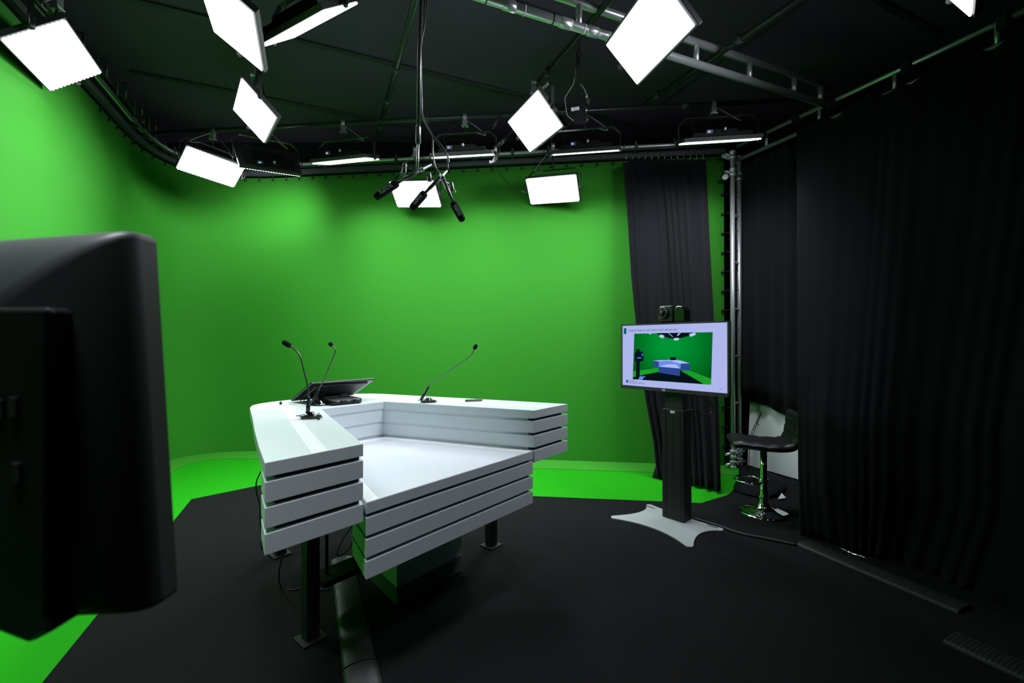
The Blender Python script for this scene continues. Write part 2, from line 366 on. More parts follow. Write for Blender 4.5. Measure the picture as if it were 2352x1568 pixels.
# ------------------------------------------------------------------ LED panel lights
def panel(label, c, n, u, W=.60, Hh=.31, clampz=3.85, clamp=None, soft=False, ctrl=False, group='LED panel lights', arm=True, power=1.0, spread=SPREAD):
    c = Vector(c); n = Vector(n).normalized(); u = Vector(u); u = (u - n * u.dot(n)).normalized(); v = n.cross(u)
    if v.z < 0: v = -v; u = -u
    cl = Vector(clamp) if clamp else Vector((c.x, c.y, clampz))
    t = thing('panel_light', label, 'studio light', cl, 0, group)
    R = Matrix((u, v, n)).transposed()
    # black housing behind, glowing face in front
    hb = MB(t.location); hb.box(c - n * .022, (W + .03, Hh + .03, .036), R)
    for q in range(9): hb.box(c - n * .045 + u * ((q - 4) * W / 10), (.006, Hh * .8, .012), R)
    hb.build('housing', M['satin'], t, bevel=.006)
    nd = MB(t.location)
    if soft: nd.box(c + n * .004, (W, Hh, .012), R); nd.build('led_face', M['led'], t, bevel=.012)
    else:
        nd.box(c + n * .003, (W - .004, Hh - .004, .010), R)
        ku, kv = int(W / .026), int(Hh / .026)     # rows of little LED lenses along the rim
        for q in range(ku):
            for s in (-1, 1): nd.box(c + n * .004 + u * ((q + .5) / ku - .5) * W + v * s * Hh / 2, (W / ku * .55, .012, .010), R)
        for q in range(kv):
            for s in (-1, 1): nd.box(c + n * .004 + v * ((q + .5) / kv - .5) * Hh + u * s * W / 2, (.012, Hh / kv * .55, .010), R)
        nd.build('led_face', M['led'], t)
    ld = bpy.data.lights.new('lamp', 'AREA'); ld.shape = 'RECTANGLE'; ld.size = W; ld.size_y = Hh; ld.spread = math.radians(spread)
    ld.energy = BEAM * power * math.pi * W * Hh; ld.color = (.90, .95, 1.0)
    lo = bpy.data.objects.new('lamp', ld); scene.collection.objects.link(lo); lo.parent = t
    Rl = Matrix((u, -v, -n)).transposed()
    if Rl.determinant() < 0: Rl = Matrix((-u, -v, -n)).transposed()
    lo.matrix_local = Matrix.Translation(c + n * .02 - Vector(t.location)) @ Rl.to_4x4()
    bx = MB(t.location); bx.box(c - n * .075 - v * Hh * .12, (W * .42, Hh * .38, .06), R); bx.box(c - n * .06 - v * Hh * .36, (W * .8, .03, .04), R)
    box = bx.build('control_box', M['void'], t, bevel=.006)
    if ctrl:
        q = c - n * .085 - v * Hh * .38
        MB(t.location).box(q + u * .12 - v * .012, (.055, .012, .035), R).build('display_surround', M['dispbezel'], box)
        MB(t.location).box(q + u * .125 - v * .0195, (.022, .004, .016), R).build('display', M['disp'], box)
        MB(t.location).lathe([(.012, 0), (.014, .01), (.012, .03), (.006, .034)], q - u * .02, -n, 14).build('adjustment_knob', M['steel'], t)
    if arm:
        d = Vector((0, 0, 1)) - u * u.z; d.normalize(); s = u.cross(d).normalized(); Ry = Matrix((u, s, d)).transposed()
        yk = MB(t.location); hw = W / 2 + .03; pts = [(-hw, -.01), (-hw, .17), (-hw + .07, .235), (hw - .07, .235), (hw, .17), (hw, -.01)]
        for (x0, y0), (x1, y1) in zip(pts, pts[1:]):
            p0, p1 = c + u * x0 + d * y0, c + u * x1 + d * y1; e = (p1 - p0); L = e.length; e.normalize()
            yk.box((p0 + p1) / 2, (L + .004, .03, .005), Matrix((e, s, e.cross(s))).transposed())
        yk.build('yoke', M['pipe'], t)
        for sg in (-1, 1):
            k_ = MB(t.location); k_.lathe([(.02, 0), (.02, .012), (.008, .015), (.008, .03)], c + u * sg * hw, u * sg, 12)
            k_.tube([c + u * sg * (hw + .03), c + u * sg * (hw + .032) + d * .06 + u * sg * .008], .005, 6); k_.build('tilt_handle', M['satin'], t)
        top = c + d * .237
        MB(t.location).tube([top, cl - Vector((0, 0, .1))], .008, 8).build('stem', M['black'], t)
        cm = MB(t.location); cm.lathe([(.030, -.02), (.036, -.018), (.036, .018), (.030, .02)], cl, (1, .1, 0), 16); cm.box(cl + Vector((0, 0, -.055)), (.05, .045, .06)); cm.box(cl + Vector((.0, 0, -.095)), (.07, .05, .012))
        cm.build('pipe_clamp', M['steel'], t, bevel=.003)
        wb = cl - Vector((0, 0, .02)); L = []
        for q in range(13):
            a = q / 12; L.append(wb.lerp(top - u * .12, a) + Vector((-.16 * math.sin(a * math.pi) * u.x, -.16 * math.sin(a * math.pi) * u.y, -.10 * math.sin(a * math.pi))))
        MB(t.location).tube(L, .0035, 6).build('safety_cable', M['wire'], t)
        L = [wb.lerp(c + u * .15 - n * .05, q / 12) + u * (.14 * math.sin(q / 12 * math.pi)) for q in range(13)]
        MB(t.location).tube(L, .003, 6).build('power_cable', M['blackwire'], t)
    return t
panel('bright LED panel over the left wall, nearest the corner of the frame', (-3.14, 3.01, 3.42), (.50, .33, -.80), (-.48, .87, .05), .68, .35)
panel('tilted LED panel partly covered by an edge-on light above the desk', (-1.79, 2.79, 3.50), (-.52, -.19, -.83), (.43, -.90, -.06), .68, .35, soft=True)
panel('LED panel seen edge-on crossing in front of another lit panel', (-1.39, 2.96, 3.61), (.32, .58, -.75), (.87, -.48, -.01), .68, .35, clampz=3.95, soft=True)
panel('slanted diamond LED panel directly below the two overlapping ones', (-2.31, 3.91, 3.51), (-.57, -.38, -.73), (-.60, .80, .06), .68, .35, soft=True)
panel('lit LED panel hanging beside the curved corner of the green screen', (-3.39, 4.93, 3.43), (.50, -.37, -.78), (.54, .84, -.05), .57, .295, clamp=(-3.34, 4.87, 3.82))
panel('dark-backed LED panel turned towards the corner of the green screen', (-2.72, 4.87, 3.48), (-.56, .67, -.49), (.72, .68, .11), .60, .31, clamp=(-2.70, 4.80, 3.82), ctrl=True)
panel('lit LED panel hanging behind the three boom microphones', (-1.16, 5.24, 3.235), (-.31, -.66, -.68), (.94, -.33, -.10), .60, .31, clampz=3.775)
panel('lit LED panel against the green screen left of the black curtain', (.48, 5.16, 3.26), (-.31, -.65, -.69), (.92, -.38, -.06), .595, .31, clampz=3.775)
panel('square-looking diamond LED panel in the middle of the ceiling', (.20, 4.02, 3.47), (-.68, -.21, -.70), (-.37, .92, .08), .68, .35, soft=True)
panel('largest diamond LED panel in front of the aluminium ladder truss', (.875, 2.84, 3.45), (-.69, -.10, -.72), (.19, -.98, -.10), .68, .35, soft=True)
panel('LED panel poking in at the top right corner', (2.29, 2.275, 3.445), (-.62, .61, -.49), (-.7, -.71, 0), .68, .35, soft=True, clampz=3.85)
panel('unseen downward LED panel added above the foreground monitor to light its top', (-1.05, .50, 3.45), (.02, .03, -1), (1, 0, 0), .60, .31, power=1.0, spread=70)  # added out of frame as light for the monitor's top edge
pipe('unseen black ceiling pipe added to carry the panel above the foreground monitor', (-2.2, .50, 3.85), (1.2, .50, 3.85))  # carries the added panel, out of frame as well
def strip(label, px, py, Y, W, ud, a_off=3.6, **k):
    E = at(px, py, Y); u = Vector((ud[0], ud[1], 0)).normalized(); hd = Vector((-u.y, u.x, 0))
    e = math.atan2(E.z - H, Vector((E.x, E.y)).length); al = e - math.radians(a_off)
    v = hd * math.cos(al) + Vector((0, 0, 1)) * math.sin(al); n = hd * math.sin(al) - Vector((0, 0, 1)) * math.cos(al)
    c = E + v * .155
    t = (c.x - -4.01) / 6.91; py_ = 4.93 - .69 * t
    panel(label, c, n, u, W, .31, clamp=(c.x, py_, 3.82), ctrl=True, group='LED panels washing the green screen', **k)
strip('edge-on LED bar left of the microphone pole', 776, 368, 4.65, .62, (1, -.224), .9)
strip('edge-on LED bar just right of the microphone pole', 1059, 357, 4.40, .61, (1, -.133), .3)
strip('edge-on LED bar below the hanging black monitor light', 1345, 349, 4.27, .63, (1, -.161), .3)
strip('edge-on LED bar above the top of the black curtain', 1661, 322, 4.10, .67, (1, -.143), .5)

# small dark light seen from behind with a white label
hl = thing('hanging_light', 'small black light seen from behind with a white name label', 'studio light', (.52, 3.6, 3.75))
Y = 3.6
P = lambda x, y, d=0: at(x, y, Y + d)
b = MB(hl.location)
fr = [(1300, 246), (1340, 236), (1350, 262), (1346, 284), (1322, 286), (1304, 266)]
f0 = [b.v(P(*p)) for p in fr]; f1 = [b.v(P(*p, .09)) for p in fr]; b.face(f0); b.face(f1[::-1])
for i in range(6): b.face([f0[i], f0[(i + 1) % 6], f1[(i + 1) % 6], f1[i]])
b.build('housing', M['void'], hl, bevel=.004)
MB(hl.location).tube([P(1320, 178), P(1318, 190), P(1297.5, 224), P(1300, 246), P(1303, 264), P(1318, 277)], .0032, 8).build('tan_cable', M['gold'], hl)
MB(hl.location).tube(smooth([P(1333, 192, .03), P(1342, 203, .03), P(1346, 214, .03)]), .004, 8).build('lead', M['wire'], hl)
MB(hl.location).tube([P(1347, 214, .03), P(1348, 225, .03)], .011, 10).build('plug', M['steel'], hl)
MB(hl.location).box(P(1350, 232, .03), (.032, .03, .05)).build('connector', M['satin'], hl, bevel=.003)
text('BEAMS', .036, 'name_label', M['label'], hl, Matrix.Translation(P(1313, 254, -.004) - hl.location) @ Matrix.Rotation(math.radians(90), 4, 'X') @ Matrix.Rotation(math.radians(10), 4, 'Z') @ Matrix.Diagonal((.62, 1.1, 1, 1)), bold=.0018)
MB(hl.location).tube([P(1320, 178), P(1323, 150), P(1330, 110)], .007, 8).build('hanger', M['satin'], hl)
for i in range(3):
    MB(hl.location).tube(smooth([P(1322 + 4 * i, 88), P(1324 + 5 * i, 120), P(1326 + 3 * i, 150 - 8 * i), P(1322, 178)]), .004, 6).build('cable_bundle', M['blackwire'], hl)

# cable loop bundle left of the middle diamond light
cb = thing('cable_bundle', 'plugged black cable bundle wrapped in green hose hanging from the ceiling', 'cable', at(1140, 345, 4.5))
MB(cb.location).tube([at(1165, 312, 4.5), at(1142, 336, 4.5)], .02, 10).build('sleeve', M['pipe'], cb)
MB(cb.location).tube([at(1139, 337, 4.5), at(1137, 350, 4.5)], .02, 10).build('plug', M['steel'], cb)
for q in (0, 5): MB(cb.location).tube(smooth([at(1137 + q, 350, 4.5), at(1136 + q, 362, 4.5), at(1129 + q * .5, 373, 4.5), at(1124, 374 - q, 4.5)]), .009, 8).build('lead', M['satin'], cb)
MB(cb.location).tube([at(1130, 296, 4.5), at(1150, 262, 4.45)], .012, 8).build('spring_arm', M['pipe'], cb)
MB(cb.location).tube([at(1165, 312, 4.5), at(1196, 276, 4.3), at(1232, 230, 4.1)], .008, 8).build('support_wire', M['pipe'], cb)
tag(MB(at(1150, 400, 5.1)).tube(smooth([at(1135, 374, 5.0), at(1150, 400, 5.1), at(1175, 427, 5.15), at(1206, 442, 5.2)]), .005, 6).build('light_cable', M['blackwire'], loc=at(1150, 400, 5.1)), 'thin black cable drooping across the green to the lit panel beside the curtain', 'cable')

# ------------------------------------------------------------------ boom pole and shotgun microphones
Y = 2.45
bp = thing('microphone_pole', 'telescopic grey pole hanging from the ceiling above the desk', 'pole', at(960, 396, Y))
L = bp.location
MB(L).tube([at(969, -40, Y), at(963, 120, Y), at(960.5, 290, Y)], .0115, 14).build('upper_tube', M['mictube'], bp)
MB(L).lathe([(.009, -.055), (.0145, -.05), (.0145, .04), (.012, .05)], at(960, 308, Y), n=16).build('grip', M['mictube'], bp)
MB(L).tube([at(959.8, 325, Y), at(958, 392, Y)], .008, 12).build('lower_tube', M['steel'], bp)
MB(L).tube([at(933, 383, Y - .02), at(985, 405, Y), at(1041, 425, Y + .02)], .0045, 8).build('cross_bar', M['mictube'], bp)
MB(L).tube([at(969, -40, Y), at(969.2, -41, Y), Vector((at(969, -40, Y).x, Y, 4.29))], .0115, 12).build('ceiling_tube', M['mictube'], bp)
for (x0, y0, x1, y1) in ((929, 378, 927, 398), (985, 400, 987, 416), (1036, 422, 1040, 440)):
    m = MB(L); m.tube([at(x0, y0, Y), at((x0 + x1) / 2, (y0 + y1) / 2, Y), at(x1, y1, Y)], .0125, 12); m.sphere(at(x0, y0, Y), .0128, 10); m.build('swivel_mount', M['mictube'], bp, bevel=.003)
MB(L).tube([at(1040, 440, Y), at(1044, 436, Y - .01), at(1047, 443, Y - .01)], .004, 6).build('wing_screw', M['steel'], bp)
for q, off in enumerate((0, 6)):
    MB(L).tube(smooth([at(985 - off, -40, Y + .02), at(975 - off, 50, Y + .02), at(967 - off * .3, 100, Y + .02), at(965 + off * .3, 140, Y + .02), at(968, 220 + off, Y + .02), at(970, 262, Y + .02), at(990, 305, Y + .02), at(1011, 330 + off, Y + .02), at(1027, 355, Y + .02), at(1030 - off * .5, 372, Y), at((1022, 1029)[q], (377, 385)[q], Y), at((1009, 1026)[q], (377.5, 391)[q], Y)]), .0045, 8).build('signal_cable', M['mictube'], bp)
MB(L).tube(smooth([at(994, 312, Y + .02), at(994, 350, Y + .02), at(999, 380, Y), at(1011, 399, Y)]), .004, 8).build('signal_cable', M['mictube'], bp)
def shotgun(label, foam0, foam1, tube1, conn, dy, ang, up_side=1, tsz=.030):
    a, b_, c, d = at(*foam0, Y - .04 + dy), at(*foam1, Y - .03 + dy), at(*tube1, Y - .02 + dy), at(*conn, Y - .01 + dy)
    t = thing('shotgun_microphone', label, 'microphone', c, 0, 'shotgun microphones on the hanging pole')
    ax = (b_ - a); Ln = ax.length; ax.normalize()
    MB(t.location).lathe([(.001, 0), (.012, .001), (.0185, .008), (.0205, .025), (.0215, Ln * .6), (.0225, Ln - .02), (.019, Ln - .004), (.008, Ln)], a, ax, 24).build('foam_windshield', M['foam'], t)
    MB(t.location).tube([b_ - ax * .01, b_ + (c - b_) * .25, b_ + (c - b_) * .27, c], [.0085, .0085, .0105, .0105], 16).build('body', M['mictube'], t)
    MB(t.location).tube([c, c.lerp(d, .3), c.lerp(d, .32), d], [.0118, .0118, .009, .006], 14).build('connector', M['steel'], t)
    X = -ax if up_side > 0 else ax
    if X.x < 0: X = -X
    Zv = Vector((0, -1, 0)); Zv = (Zv - X * Zv.dot(X)).normalized(); Yv = Zv.cross(X)
    s0 = a.lerp(b_, .5) + Zv * .0212
    R = Matrix((X, Yv, Zv)).transposed().to_4x4(); R.translation = s0 - Vector(t.location) - Yv * tsz * .33
    text('RØDE', tsz, 'maker_lettering', M['print'], t, R, depth=.0012, align='CENTER', bold=.0006)
shotgun('shotgun microphone angled down to the left, white letters on its foam', (860, 454), (914, 418), (964, 391), (991, 377), 0, 0)
shotgun('middle shotgun microphone, its foam crossing the lit panel behind', (944, 480), (977, 441), (1010, 408), (1026, 391), .01, 0, tsz=.024)
shotgun('shotgun microphone pointing down to the right of the other two', (1063, 507), (1040, 464), (1017, 408), (1011, 399), -.01, 0, tsz=.024)

# ------------------------------------------------------------------ presenter desk
DA = .873; DO = Vector((-.2333, 2.2152, 0))
dk = thing('presenter_desk', 'large white horseshoe desk with horizontal slats on black legs', 'desk', DO, DA)
def dw(x, y, z=0):
    c, s = math.cos(DA), math.sin(DA); return Vector((DO.x + c * x - s * y, DO.y + s * x + c * y, z))
T, ZB, TC, ZC = 1.041, .7274, .7996, .4859
half = [(-.946, 0), (-.87, .26), (-.75, .645), (-.62, 1.04), (-.52, 1.36), (-.487, 1.46), (-.44, 1.555), (-.37, 1.615), (-.28, 1.645), (-.15, 1.658)]
outer = half + [(0, 1.662)] + [(-x, y) for x, y in half[::-1]]
hin = [(-.575, 0), (-.505, .21), (-.435, .42), (-.36, .645), (-.30, .83), (-.275, .90), (-.25, .975), (-.235, 1.02), (-.2242, 1.05), (-.12, 1.055)]
inner = hin + [(0, 1.056)] + [(-x, y) for x, y in hin[::-1]]
lerp2 = lambda a, b, t: (a[0] + (b[0] - a[0]) * t, a[1] + (b[1] - a[1]) * t)
low = [(-.946, 0), (-.90, .155)] + [lerp2(q, p, .22) for p, q in zip(outer, inner)][2:-2] + [(.90, .155), (.946, 0)]
zl = T; hts = [(.048, .017), (.071, .017), (.071, .018), (.0716, 0)]
for i, (h_, g_) in enumerate(hts):
    o = MB().ring(outer if i == 0 else low, inner, zl - h_, zl)
    if i == 0: o.build('wing_top_slab', M['white'], dk, bevel=.0015)
    else: o.build('wing_slat', M['white'], dk, bevel=.0015)
    zl -= h_
    if g_:
        # recessed core visible through the gap: black at the ends, light inside
        O2 = [lerp2(p, q, .12) for p, q in zip(low, inner)]; I2 = [lerp2(q, p, .012) for p, q in zip(outer, inner)]
        O2[0] = (O2[0][0], .05); I2[0] = (I2[0][0], .05); O2[-1] = (O2[-1][0], .05); I2[-1] = (I2[-1][0], .05)
        MB().ring(O2, I2, zl - g_, zl).build('recessed_core', M['white'], dk)
        for sg in (-1, 1): MB().prism([(sg * .90, .022), (sg * .58, .022), (sg * .58, .055), (sg * .90, .055)], zl - g_, zl).build('shadow_gap', M['black'], dk)
        zl -= g_
MB().ring([lerp2(p, q, .004) for p, q in zip(outer, inner)], [lerp2(q, p, .004) for p, q in zip(outer, inner)], T, T + .0012).build('glossy_worktop', M['glass'], dk)
fo, fi = .44, .60
MB().ring([lerp2(p, q, fo) for p, q in zip(outer, inner)], [lerp2(p, q, fi) for p, q in zip(outer, inner)], T + .0012, T + .0018).build('white_inlay_strip', M['inlay'], dk)
for sg in (-1, 1):
    a, b_ = Vector((sg * .56, 1.22)), Vector((sg * .26, 1.06)); m = MB(); e = (b_ - a).normalized(); n2 = Vector((-e.y, e.x)) * .0012
    m.prism([a + n2, a - n2, b_ - n2, b_ + n2], T + .0012, T + .0016); m.build('worktop_joint', M['pedestal'], dk)
ctr = [(-.561, .001), (.561, .001), (.222, 1.045), (-.222, 1.045)]
cz = TC; ch = [(.048, .015), (.074, .015), (.074, .015), (.0727, 0)]
for i, (h_, g_) in enumerate(ch):
    if i == 0: MB().prism(ctr, cz - h_, cz).build('table_top_slab', M['white'], dk, bevel=.0015)
    else: MB().prism([(-.561, .001), (.561, .001), (.561 - .24 * .324, .24), (-.561 + .24 * .324, .24)], cz - h_, cz).build('table_slat', M['white'], dk, bevel=.0015)
    cz -= h_
    if g_: MB().prism([(-.545, .025), (.545, .025), (.47, .235), (-.47, .235)], cz - g_, cz).build('shadow_gap', M['black'], dk); cz -= g_
MB().prism([(-.557, .004), (.557, .004), (.220, 1.042), (-.220, 1.042)], TC, TC + .001).build('table_surface', M['tabletop'], dk)
m = MB(); k_ = .055
m.ring([(-.557, .004), (-.218, 1.042), (.218, 1.042), (.557, .004)], [(-.557 + k_, .004), (-.218 + k_ * .7, 1.042 - k_), (.218 - k_ * .7, 1.042 - k_), (.557 - k_, .004)], TC + .001, TC + .0016)
m.build('table_inlay_strip', M['inlay'], dk)
for (x, y, zt) in ((-.538, .53, T - .049), (.752, .52, T - .049), (-.27, 1.54, T - .049), (.33, 1.50, T - .049)):
    lg = MB().box((x, y, zt / 2 + .008), (.064, .064, zt - .016)).build('leg', M['black'], dk, bevel=.004)
    MB().box((x, y, .013), (.115, .115, .008)).build('foot_plate', M['black'], lg, bevel=.002)
pd = MB().prism([(-.108, .43), (.377, .43), (.30, .93), (-.03, .93)], .105, TC - .05).build('pedestal', M['white'], dk, bevel=.002)
MB().prism([(-.108, .43), (.377, .43), (.30, .93), (-.03, .93)], .008, .102).build('plinth', M['pedestal'], pd)
tray = MB(); tray.box((-.34, .60, .235), (.26, .14, .03)); tray.box((-.42, .60, .5), (.012, .012, .53)); tray.box((-.26, .60, .5), (.012, .012, .53)); tray.build('cable_tray', M['void'], dk)
loc = DO
def fc(pts, r, label, name='cable'):
    pts = [Vector(p) for p in pts]; o = MB(pts[0]).tube(smooth(pts), r, 6).build(name, M['blackwire'], loc=pts[0]); tag(o, label, 'cable'); return o
fc([at(662, 1225, 2.25), at(654.8, 1262, 2.3), at(643, 1305, 2.35), onz(645, 1342, .012), onz(669, 1352.5, .012), onz(695, 1350, .012), onz(758, 1352, .012)], .004, 'thin black cable looping down to the carpet left of the front desk leg')
fc([at(600, 1082, 2.45), at(590, 1105, 2.45), at(590, 1130, 2.45), at(597, 1158, 2.45), at(599, 1200, 2.45), at(603, 1262, 2.6)], .0035, 'thin black cable hanging down the outer side of the left desk wing')
fc([at(748, 1225, 2.35), at(752, 1275, 2.4), onz(756, 1330, .015), onz(740, 1356, .013)], .004, 'black cable hanging beside the front desk leg')
fc([at(808, 1208, 2.45), at(784, 1245, 2.45), at(776, 1275, 2.45), at(800, 1262, 2.5), at(812, 1240, 2.5)], .0035, 'black cable loop under the middle of the desk')

# things on the desk
def goose(label, base, rz, pts, foamlen, fr, r, group='gooseneck desk microphones'):
    base = Vector(base); t = thing('gooseneck_microphone', label, 'microphone', base, rz, group); iv = Matrix.Rotation(-rz, 4, 'Z')
    loc_ = lambda p: iv @ (Vector(p) - base)
    b = MB(); b.prism([(-.045, -.035), (.045, -.035), (.055, .0), (.045, .04), (-.045, .04), (-.055, 0)], 0, .012)
    b.lathe([(.034, .010), (.030, .016), (.018, .026), (.014, .034)], (0, 0, 0), n=20); b.build('base', M['gloss'], t, bevel=.003)
    pts = [loc_(p) for p in pts]; s0, s1 = pts[0], pts[1]
    b = MB(); b.tube([s0, s0.lerp(s1, .5), s0.lerp(s1, .52), s1.lerp(s0, .05), s1], [.0105, .0105, .0088, .0088, .006], 16); b.build('stem', M['plastic'], t)
    ln = smooth(pts[1:-1], 6); MB().tube(ln, r, 10).build('neck', M['mictube'], t)
    a, c = pts[-2], pts[-1]; ax = (c - a).normalized(); L = (c - a).length
    MB().lathe([(r, -.012), (.006, 0)], a, ax, 12).build('capsule', M['mictube'], t)
    MB().lathe([(.005, 0), (fr * .9, .003), (fr, L * .3), (fr * .98, L * .75), (fr * .6, L * .96), (.001, L)], a, ax, 18).build('foam_windshield', M['foam'], t)
    ring = [Vector((-.05 + .022 * math.cos(q), -.01 + .02 * math.sin(q), .018 + .003 * math.sin(2 * q))) for q in [2 * math.pi * i / 14 for i in range(15)]]
    MB().tube(ring + [Vector((.0, -.04, .016)), Vector((.06, -.02, .006))], .0022, 6).build('lead', M['blackwire'], t)
    return t
zt = T + .0015
Yg = 2.37
goose('gooseneck microphone on the left desk wing, bent up to the left', dw(-.425, .765, zt), .3,
      [at(707, 949, Yg), at(709.6, 911, Yg), at(707.6, 890, Yg), at(700, 857, Yg), at(691, 823, Yg), at(685, 811, Yg), at(676, 801, Yg), at(667, 795, Yg), at(649, 783.5, Yg)], .04, .0145, .0042)
Yg = 2.86
goose('gooseneck microphone standing just in front of the tilted monitor', dw(-.155, 1.225, zt), -.4,
      [at(715, 928, Yg), at(732.4, 894, Yg), at(746, 868, Yg), at(758, 839, Yg), at(769, 812, Yg), at(770.5, 804, Yg), at(766, 798, Yg), at(763, 794, Yg), at(756, 786.5, Yg)], .04, .0135, .004)
Yg = 2.98
goose('gooseneck microphone on the right desk wing, leaning far to the right', dw(.40, .785, zt), .35,
      [at(967, 918, Yg), at(984.6, 887, Yg), at(990, 879, Yg), at(1000, 872.5, Yg), at(1040, 846, Yg), at(1078, 819, Yg), at(1085, 810, Yg), at(1089, 801.5, Yg), at(1095, 790.5, Yg)], .04, .0135, .0034)
mo = thing('desk_monitor', 'black touchscreen monitor lying tilted on the back of the desk', 'monitor', dw(.025, 1.42, zt), DA)
a, b_ = Vector((0, .10, .012)), Vector((0, -.20, .148)); v = (b_ - a); vl = v.length; v.normalize(); n_ = Vector((1, 0, 0)).cross(v); R = Matrix((Vector((1, 0, 0)), v, n_)).transposed()
if n_.z < 0: n_ = -n_
b = MB(); b.box((a + b_) / 2, (.47, vl, .018), R); b.build('screen_housing', M['plastic'], mo, bevel=.006)
b = MB(); b.box((a + b_) / 2 - n_ * .014 + v * .02, (.38, vl * .72, .014), R); b.build('back_cover', M['satin'], mo, bevel=.006)
b = MB(); b.box((a + b_) / 2 - n_ * .022 + v * .03, (.10, .004, .002), R); b.build('maker_strip', M['dispbezel'], mo)
b = MB(); b.box((a + b_) / 2 + n_ * .0095, (.44, vl * .9, .002), R); b.build('glass_front', M['gloss'], mo)
b = MB(); b.box((-.16, -.10, .005), (.12, .22, .01)); b.box((-.10, -.04, .03), (.04, .05, .06)); b.box((.10, .02, .02), (.05, .05, .04)); b.build('stand', M['plastic'], mo, bevel=.003)
for q in (0, .02): MB().tube(smooth([(-.20 + q, .0, .03), (-.235 + q, -.06, .015), (-.2, -.12, .006), (-.16 + q, -.2, .005)]), .003, 6).build('cable', M['blackwire'], mo)
lp = thing('laptop', 'small closed black laptop in front of the tilted monitor', 'laptop', dw(-.005, 1.215, zt), DA - .12)
MB().box((0, 0, .011), (.205, .20, .018)).build('body', M['plastic'], lp, bevel=.006)
MB().box((0, .002, .028), (.205, .20, .012)).build('lid', M['satin'], lp, bevel=.005)
for x, w_ in ((-.07, .05), (0, .075), (.07, .05)): MB().tube([(x - w_ / 2, -.10, .02), (x + w_ / 2, -.10, .02)], .011, 12).build('hinge', M['plastic'], lp)
rm = MB().tube([(-.062, 0, .009), (-.058, 0, .009), (.058, 0, .009), (.062, 0, .009)], [.006, .0085, .0085, .006], 14)
o = rm.build('pointer', M['dispbezel'], loc=(onz(1069, 924, T) + onz(1107, 922, T)) / 2 + Vector((0, 0, .0035))); o.rotation_euler = (0, 0, math.atan2(*(onz(1107, 922, T) - onz(1069, 924, T)).yx)); tag(o, 'short grey cylindrical pointer lying on the right desk wing', 'pointer')
for px, py, h_, lb in ((645, 929, .022, 'tiny black and silver plug lying left of the tilted monitor'), (732, 964, .036, 'small upright plug standing beside the base of the left gooseneck microphone')):
    p = onz(px, py, T) + Vector((0, 0, .0016)); t = thing('plug', lb, 'plug', p)
    MB().box((0, 0, h_ * .35), (.014, .010, h_ * .7)).build('body', M['plastic'], t, bevel=.001)
    MB().box((0, 0, h_ * .85), (.008, .006, h_ * .3)).build('tip', M['steel'], t)

# ribbed cable ducts on the carpet
def duct(label, a, b_, wd, h_=.035, ribs=70):
    a, b_ = Vector(a), Vector(b_); t = thing('cable_duct', label, 'cable duct', (a + b_) / 2); t.location.z = .007
    d = (b_ - a); Ln = d.length; d.normalize(); s = Vector((-d.y, d.x, 0)); b = MB(t.location); rows = []
    N = ribs * 2
    for i in range(N + 1):
        k = 1.0 if i % 2 else .90
        rows.append([b.v(a + d * Ln * i / N + s * wd / 2 * math.cos(q) * (1.0) + Vector((0, 0, .007 + h_ * (math.sin(q) ** .6 if math.sin(q) > 0 else 0) * k))) for q in [math.pi * j / 12 for j in range(13)]])
    for r0, r1 in zip(rows, rows[1:]):
        for j in range(12): b.face([r0[j], r0[j + 1], r1[j + 1], r1[j]])
        b.face([r0[0], r1[0], r1[-1], r0[-1]])
    b.face(rows[0]); b.face(rows[-1][::-1]); b.build('ribbed_cover', M['rubber'], t)
    e = MB(t.location); e.ring([(a + s * wd * .5 + d * q).xy[:] for q in (-.004, .004)], [(a - s * wd * .5 + d * q).xy[:] for q in (-.004, .004)], .007, .010); e.build('end_lip', M['rubber'], t)
    return t
mid0, mid1 = (onz(754, 1311) + onz(807, 1311)) / 2, (onz(790, 1539) + onz(864, 1530)) / 2
duct('ribbed black cable duct on the carpet running out from under the desk', mid0 + Vector((-.03, .12, 0)), mid1, .145)
dd = (mid1 - mid0).normalized()
duct('second length of ribbed cable duct at the bottom edge below the desk', mid1 + dd * .012, mid1 + dd * .75, .15, .038, 50)
s1 = Vector((.085, .04, 0))
duct('ribbed duct on the carpet along the foot of the right curtain', onz(1825, 1255) + s1, onz(2195, 1413) + s1, .15, .022, 60)
duct('ribbed duct lying in the bottom right corner of the carpet', onz(2160, 1480) + s1, onz(2160, 1480) + s1 + Vector((.35, -.75, 0)), .16, .022, 50)

# ------------------------------------------------------------------ screen on a column stand
tvL, tvR = Vector((1.01, 4.05)) * .947, Vector((1.65, 3.33)) * .947; tv_ang = math.atan2(tvR.y - tvL.y, tvR.x - tvL.x)
ax = (tvR - tvL).normalized(); nf = Vector((ax.y, -ax.x))       # nf points out of the screen
st = onz(1518, 1189.4), onz(1568.6, 1206), onz(1590.8, 1197.6)
cc = (st[0] + st[2]) / 2
ks = thing('display_stand', 'black column stand on a pale grey four-horned floor plate', 'display stand', (cc.x, cc.y, .007), tv_ang)
inv = Matrix.Rotation(-tv_ang, 3, 'Z')
lc = lambda p: inv @ (Vector((p[0], p[1], 0)) - Vector((cc.x, cc.y, 0)))
tips = {k: lc(onz(*p)) for k, p in dict(L=(1403, 1191), TL=(1486, 1162), R=(1661, 1221), B=(1584, 1260)).items()}
hornA, hornB, hornC, hornD = tips['TL'], tips['L'], tips['B'], tips['R']
def edgepts(a, b, sag, n=10):
    m = (a + b) / 2; q = m * (1 - sag)
    return [tuple((a * (1 - t) ** 2 + q * 2 * t * (1 - t) + b * t * t).xy) for t in [i / n for i in range(1, n)]]
